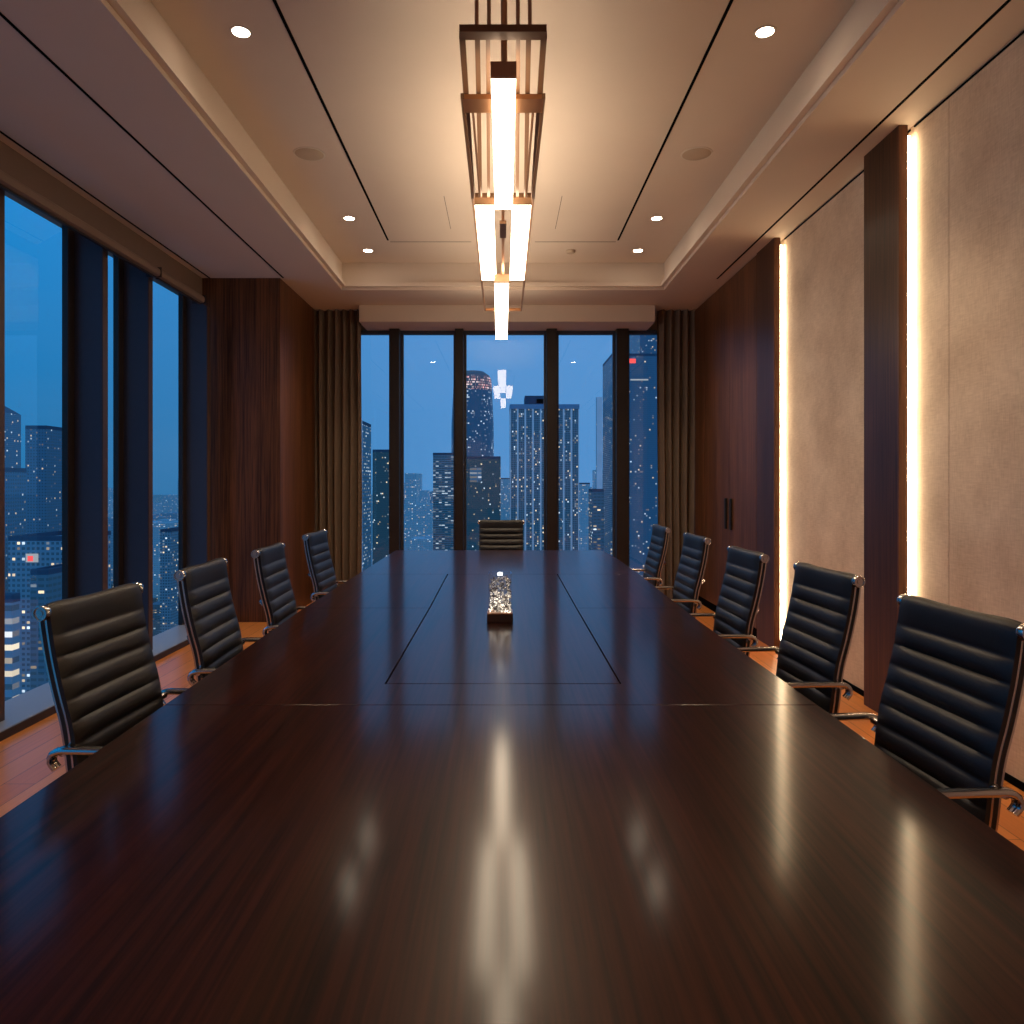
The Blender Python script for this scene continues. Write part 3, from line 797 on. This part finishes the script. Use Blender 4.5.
def tower(name, px0, px1, ptop, y, depth, mat, label, cat='office tower', plant=True):
    y, depth = y*K, depth*K
    x0, x1, zt = wx(px0, y), wx(px1, y), wz(ptop, y)
    cx = (x0+x1)/2; hw_ = (x1-x0)/2; hd = depth/2
    root = empty(name, (cx, y+hd, GZ)); tag(root, label, cat)
    H = zt-GZ
    obj('shaft', bx(-hw_, hw_, -hd, hd, 20, H), F[mat], root)
    obj('podium', bx(-hw_*1.08, hw_*1.08, -hd*1.08, hd*1.08, 0, 20), F['office_lit'], root)
    if plant:
        obj('parapet', boxes((-hw_, hw_, -hd, -hd+1.2, H, H+2.4), (-hw_, hw_, hd-1.2, hd, H, H+2.4), (-hw_, -hw_+1.2, -hd+1.2, hd-1.2, H, H+2.4), (hw_-1.2, hw_, -hd+1.2, hd-1.2, H, H+2.4)), M['roofplant'], root)
    return root, hw_, hd, H
# rear view, from left to right
r, a, d, H = tower('office_tower', 335, 362, 424, 190, 13, 'band', 'banded tower at the edge of the rear window by the curtain')
obj('lit_lounge', bx(a-7*K, a-2.5*K, -d-.4, -d, H-14*K, H-4*K), F['office_lit'], r)
obj('corner_fin', bx(a-.6*K, a+.2, -d-.9, -d, 20, H+2), M['pier'], r)
tower('office_tower', 372.5, 390, 452, 270, 12, 'glass_dark', 'dark tower beside the banded tower, behind the first rear mullion')
r, a, d, H = tower('office_tower', 433, 458, 455, 300, 24, 'band', 'mid-height tower with pale storey bands left of the second rear mullion')
obj('rooftop_plant', bx(-6*K, 3*K, -3*K, 5*K, H, H+1.2*K), M['roofplant'], r)
# round tower with red crown
y = 560*K; R_ = 20.0*K
cx = wx(471.5, y); zt = wz(370, y); zc = wz(388, y)
root = empty('round_tower', (cx, y+R_, GZ)); tag(root, 'tall rounded glass tower with a red lit crown', 'skyscraper')
R1 = wx(493, y)-cx
bm = bmesh.new(); lathe(bm, [(R1+.4*K, 0), (R1+.4*K, (zc-GZ)*.62), (R1+.3*K, (zc-GZ)*.82), (R1-1.0*K, zc-GZ)], (0, 0, 0), 'z', 40); obj('shaft', bm, F['round'], root, True, 40)
bm = bmesh.new(); lathe(bm, [(R1-1.0*K, zc-GZ+.05), (R1-1.6*K, zc-GZ+9*K), (R1-3.2*K, zt-GZ-1.5*K), (R1-7.5*K, zt-GZ+1.5*K)], (0, 0, 0), 'z', 40); obj('crown', bm, F['crown'], root, True, 40)
r, a, d, H = tower('office_tower', 465.5, 500.5, 459, 255, 22, 'glass_dark', 'dark square tower in front of the rounded red-crowned tower')
obj('lit_floor', bx(-a+1.5*K, -a+5.5*K, -d-.3, -d, H-8*K, H-3*K), F['office_lit'], r)
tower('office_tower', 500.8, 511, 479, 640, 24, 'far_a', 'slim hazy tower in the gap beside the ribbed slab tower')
# ribbed slab
r, a, d, H = tower('slab_tower', 510, 579, 409, 350, 24, 'slab', 'wide tower with pale vertical ribs behind the third rear mullion', plant=False)
for i in range(10):
    x = -a+i*(2*a/9)
    obj('pier', bx(max(x-1.0, -a), min(x+1.0, a), -d-2, -d, 20, H), M['pier'], r)
obj('crown_band', bx(-a-.4, a+.4, -d-2.2, d+.4, H, H+2.2*K), M['pier_plain'], r)
obj('rooftop_plant', bx(-a*.56, a*.06, -8*K, 8*K, H+2.2*K, H+6.8*K), M['roofplant'], r)
obj('roof_vent', bx(-a*.22, a*.0, -8.3*K, -8*K, H+3.2*K, H+5.2*K), M['slot'], r)
# right-hand towers
r, a, d, H = tower('glass_tower', 612, 662, 356, 270, 25, 'glass_blue', 'tall blue glass tower with red sign at the right rear mullion')
obj('rooftop_sign', bx(-a+.4*K, -a+1.6*K, -d-.6, -d, H-9.6*K, H-8.3*K), M['redsign'], r)
obj('rooftop_sign', bx(a-11.9*K, a-9.6*K, -d-.6, -d, H-2.6*K, H-1.0*K), M['redsign'], r)
obj('lit_strip', bx(a-11.5*K, a-5*K, -d-.5, -d, H-8.9*K, H-8.4*K), M['whitesign'], r)
obj('lit_strip', bx(-a+.8*K, -a+4.8*K, -d-.5, -d, H-24.8*K, H-24.4*K), M['whitesign'], r)
obj('lit_base', bx(-a-.5*K, -a+6.5*K, -d-.8, -d, wz(556, 270*K)-GZ, wz(541, 270*K)-GZ), F['office_lit'], r)
tower('glass_tower', 640, 700, 318, 340, 30, 'glass_blue', 'tallest blue tower rising past the top of the rear window by the curtain')
r, a, d, H = tower('slim_tower', 596.8, 602.3, 397, 266, 2.5, 'far_a', 'slim pale tower against the tall blue glass tower', plant=False)
obj('pale_face', bx(-a, a, -d-.6, -d, 60, H), M['pier'], r)
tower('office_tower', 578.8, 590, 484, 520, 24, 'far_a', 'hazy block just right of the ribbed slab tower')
tower('office_tower', 592, 604, 492, 230, 9, 'low_b', 'short stepped block at the foot of the slim pale tower')
# side view
tower('apartment_tower', 25, 46, 429, 190, 16, 'resi', 'broad apartment tower seen through the nearest side window', 'apartment tower')
r, a, d, H = tower('office_tower', -52, -14, 410, 250, 18, 'glass_blue', 'tower with a pointed top at the edge of the nearest side window', plant=False)
bm = bmesh.new(); prism(bm, [(-a, -d), (a, -d), (a, d), (-a, d)], H, H+.3); 
vs = [v for v in bm.verts]
bm.free(); bm = bmesh.new()
b4 = [bm.verts.new(p) for p in ((-a, -d, H), (a, -d, H), (a, d, H), (-a, d, H))]; ap = bm.verts.new((0, 0, H+6*K))
for i in range(4): bm.faces.new((b4[i], b4[(i+1) % 4], ap))
bm.faces.new(b4[::-1])
cyl(bm, (0, 0, H+5*K), (0, 0, H+14*K), .8, .3, 8)
obj('pointed_roof', bm, M['roofplant'], r)
tower('apartment_tower', -30, 4, 472, 150, 7, 'resi', 'lower block in front of the pointed tower in the nearest side window', 'apartment tower')
r, a, d, H = tower('shopping_block', 8, 66, 541, 140, 16, 'low_a', 'wide pale low block with a lit sign below the apartment tower', 'building')
obj('lit_sign', bx(-2.0*K, .2*K, -d-.8, -d, H-4.0*K, H-2.4*K), M['whitesign'], r)
obj('sign_emblem', bx(-1.6*K, -.6*K, -d-1.0, -d-.8, H-3.8*K, H-2.8*K), M['redsign'], r)
tower('office_building', -40, 12, 603, 78, 1.3, 'office_lit', 'near pale office block with lit window rows in the nearest side window', 'building')
tower('office_building', 160, 171, 532, 260, 16, 'low_a', 'pale block with lit edges in the farthest side window', 'building')
tower('office_building', 30, 48, 575, 118, 10, 'low_b', 'grey low block behind the lit office block in the nearest side window', 'building')

# low-rise fabric: one of each kind, then copies on a loose grid
heroes = [(o.location.x, o.location.y) for o in bpy.data.objects if o.parent is None and o.get('category') and 'location' and o.location.z == GZ]
hero_boxes = []
for o in list(bpy.data.objects):
    if o.parent is None and abs(o.location.z-GZ) < .1 and o.type == 'EMPTY':
        xs = [v.co.x for c in o.children for v in c.data.vertices]; ysx = [v.co.y for c in o.children for v in c.data.vertices]
        hero_boxes.append((o.location.x+min(xs)-2, o.location.x+max(xs)+2, o.location.y+min(ysx)-2, o.location.y+max(ysx)+2))
def low_proto(w, d, h, mat, kind):
    bm = bmesh.new()
    if kind == 0:
        box(bm, -w/2, w/2, -d/2, d/2, 0, h); box(bm, -w/5, w/4, -d/5, d/4, h, h+3)
    elif kind == 1:
        box(bm, -w/2, w/2, -d/2, d/2, 0, h*.6); box(bm, -w/2, w*.1, -d*.4, d/2, h*.6, h)
    elif kind == 2:
        box(bm, -w/2, w/2, -d/2, d/2, 0, h); box(bm, -w/2+.4, w/2-.4, -d/2+.4, d/2-.4, h, h+.9); box(bm, w*.1, w*.35, -d*.2, d*.2, h+.9, h+4.5)
    else:
        box(bm, -w/2, -w*.08, -d/2, d/2, 0, h); box(bm, -w*.08, w/2, -d/2, d*.3, 0, h*.72)
    me = bpy.data.meshes.new('city_building'); bmesh.ops.recalc_face_normals(bm, faces=bm.faces); bm.to_mesh(me); bm.free(); me.materials.append(F[mat])
    return me
near_m = [low_proto(w_, d_, h_, m_, k_) for w_, d_, h_, m_, k_ in ((34, 26, 30, 'low_a', 0), (36, 28, 46, 'low_b', 1), (26, 28, 64, 'low_c', 2), (38, 30, 26, 'low_b', 3), (30, 25, 40, 'low_a', 1), (24, 30, 56, 'low_c', 3))]
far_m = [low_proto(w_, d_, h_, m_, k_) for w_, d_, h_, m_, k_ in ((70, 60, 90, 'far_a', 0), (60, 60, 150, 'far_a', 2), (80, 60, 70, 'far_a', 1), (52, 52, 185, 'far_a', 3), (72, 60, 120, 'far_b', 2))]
cnt = 0
def scatter(y0, y1, r0, r1, step, meshes, prob, label, group):
    global cnt
    y = y0
    while y < y1:
        x = r0*y
        while x < r1*y:
            if R.random() < prob:
                px_, py_ = x+R.uniform(-.12, .12)*step, y+R.uniform(-.12, .12)*step
                hs = step*.42
                if not any(a-hs < px_ < b+hs and c-hs < py_ < d+hs for a, b, c, d in hero_boxes):
                    me = R.choice(meshes)
                    o = bpy.data.objects.new('city_building', me); COL.objects.link(o)
                    o.location = (px_, py_, GZ)
                    o.scale = (1, 1, R.uniform(.75, 1.25))
                    tag(o, label, 'building', group); cnt += 1
            x += step
        y += step*1.02
scatter(430, 1250, -.22, .24, 52, near_m, .9, 'low city building on the streets below the rear window', 'low buildings below the rear window')
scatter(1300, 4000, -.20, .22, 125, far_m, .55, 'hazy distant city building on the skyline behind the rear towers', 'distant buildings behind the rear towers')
scatter(230, 1000, -.72, -.38, 46, near_m, .9, 'low city building on the streets below the side windows', 'low buildings below the side windows')
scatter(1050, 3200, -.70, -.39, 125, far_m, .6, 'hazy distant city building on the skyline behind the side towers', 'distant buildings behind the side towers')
print('low buildings', cnt)

# ------------------------------------------------------------------ dusk sky
wd = bpy.data.worlds.new('dusk'); scene.world = wd; wd.use_nodes = True
nt = wd.node_tree; nt.nodes.clear()
out = N(nt, 'ShaderNodeOutputWorld'); bg = N(nt, 'ShaderNodeBackground')
tc = N(nt, 'ShaderNodeTexCoord'); sp = N(nt, 'ShaderNodeSeparateXYZ'); nt.links.new(tc.outputs['Generated'], sp.inputs[0])
az = N(nt, 'ShaderNodeMapRange'); az.inputs[1].default_value = -.62; az.inputs[2].default_value = -.05; nt.links.new(sp.outputs[0], az.inputs[0])
el = N(nt, 'ShaderNodeMapRange'); el.inputs[1].default_value = -.03; el.inputs[2].default_value = .32; nt.links.new(sp.outputs[2], el.inputs[0])
left = mixc(nt, el.outputs[0], (.010, .145, .33, 1), (.0, .26, .70, 1))
front = mixc(nt, el.outputs[0], (.085, .29, .63, 1), (.10, .32, .70, 1))
mx_ = mixc(nt, az.outputs[0], left, front)
nz = N(nt, 'ShaderNodeTexNoise'); nz.inputs['Scale'].default_value = 3; nz.inputs['Detail'].default_value = 5
mp = N(nt, 'ShaderNodeMapping'); mp.inputs['Scale'].default_value = (1, 1, 4)
nt.links.new(tc.outputs['Generated'], mp.inputs[0]); nt.links.new(mp.outputs[0], nz.inputs['Vector'])
cl = N(nt, 'ShaderNodeMapRange'); cl.inputs[1].default_value = .5; cl.inputs[2].default_value = .8; cl.inputs[4].default_value = .08; nt.links.new(nz.outputs['Fac'], cl.inputs[0])
nt.links.new(mixc(nt, cl.outputs[0], mx_, (.22, .36, .58, 1)), bg.inputs[0]); bg.inputs[1].default_value = 1.0
nt.links.new(bg.outputs[0], out.inputs[0])
scene.cycles.max_bounces = 10; scene.cycles.transparent_max_bounces = 16
scene.cycles.sample_clamp_indirect = 6
scene.cycles.use_denoising = True
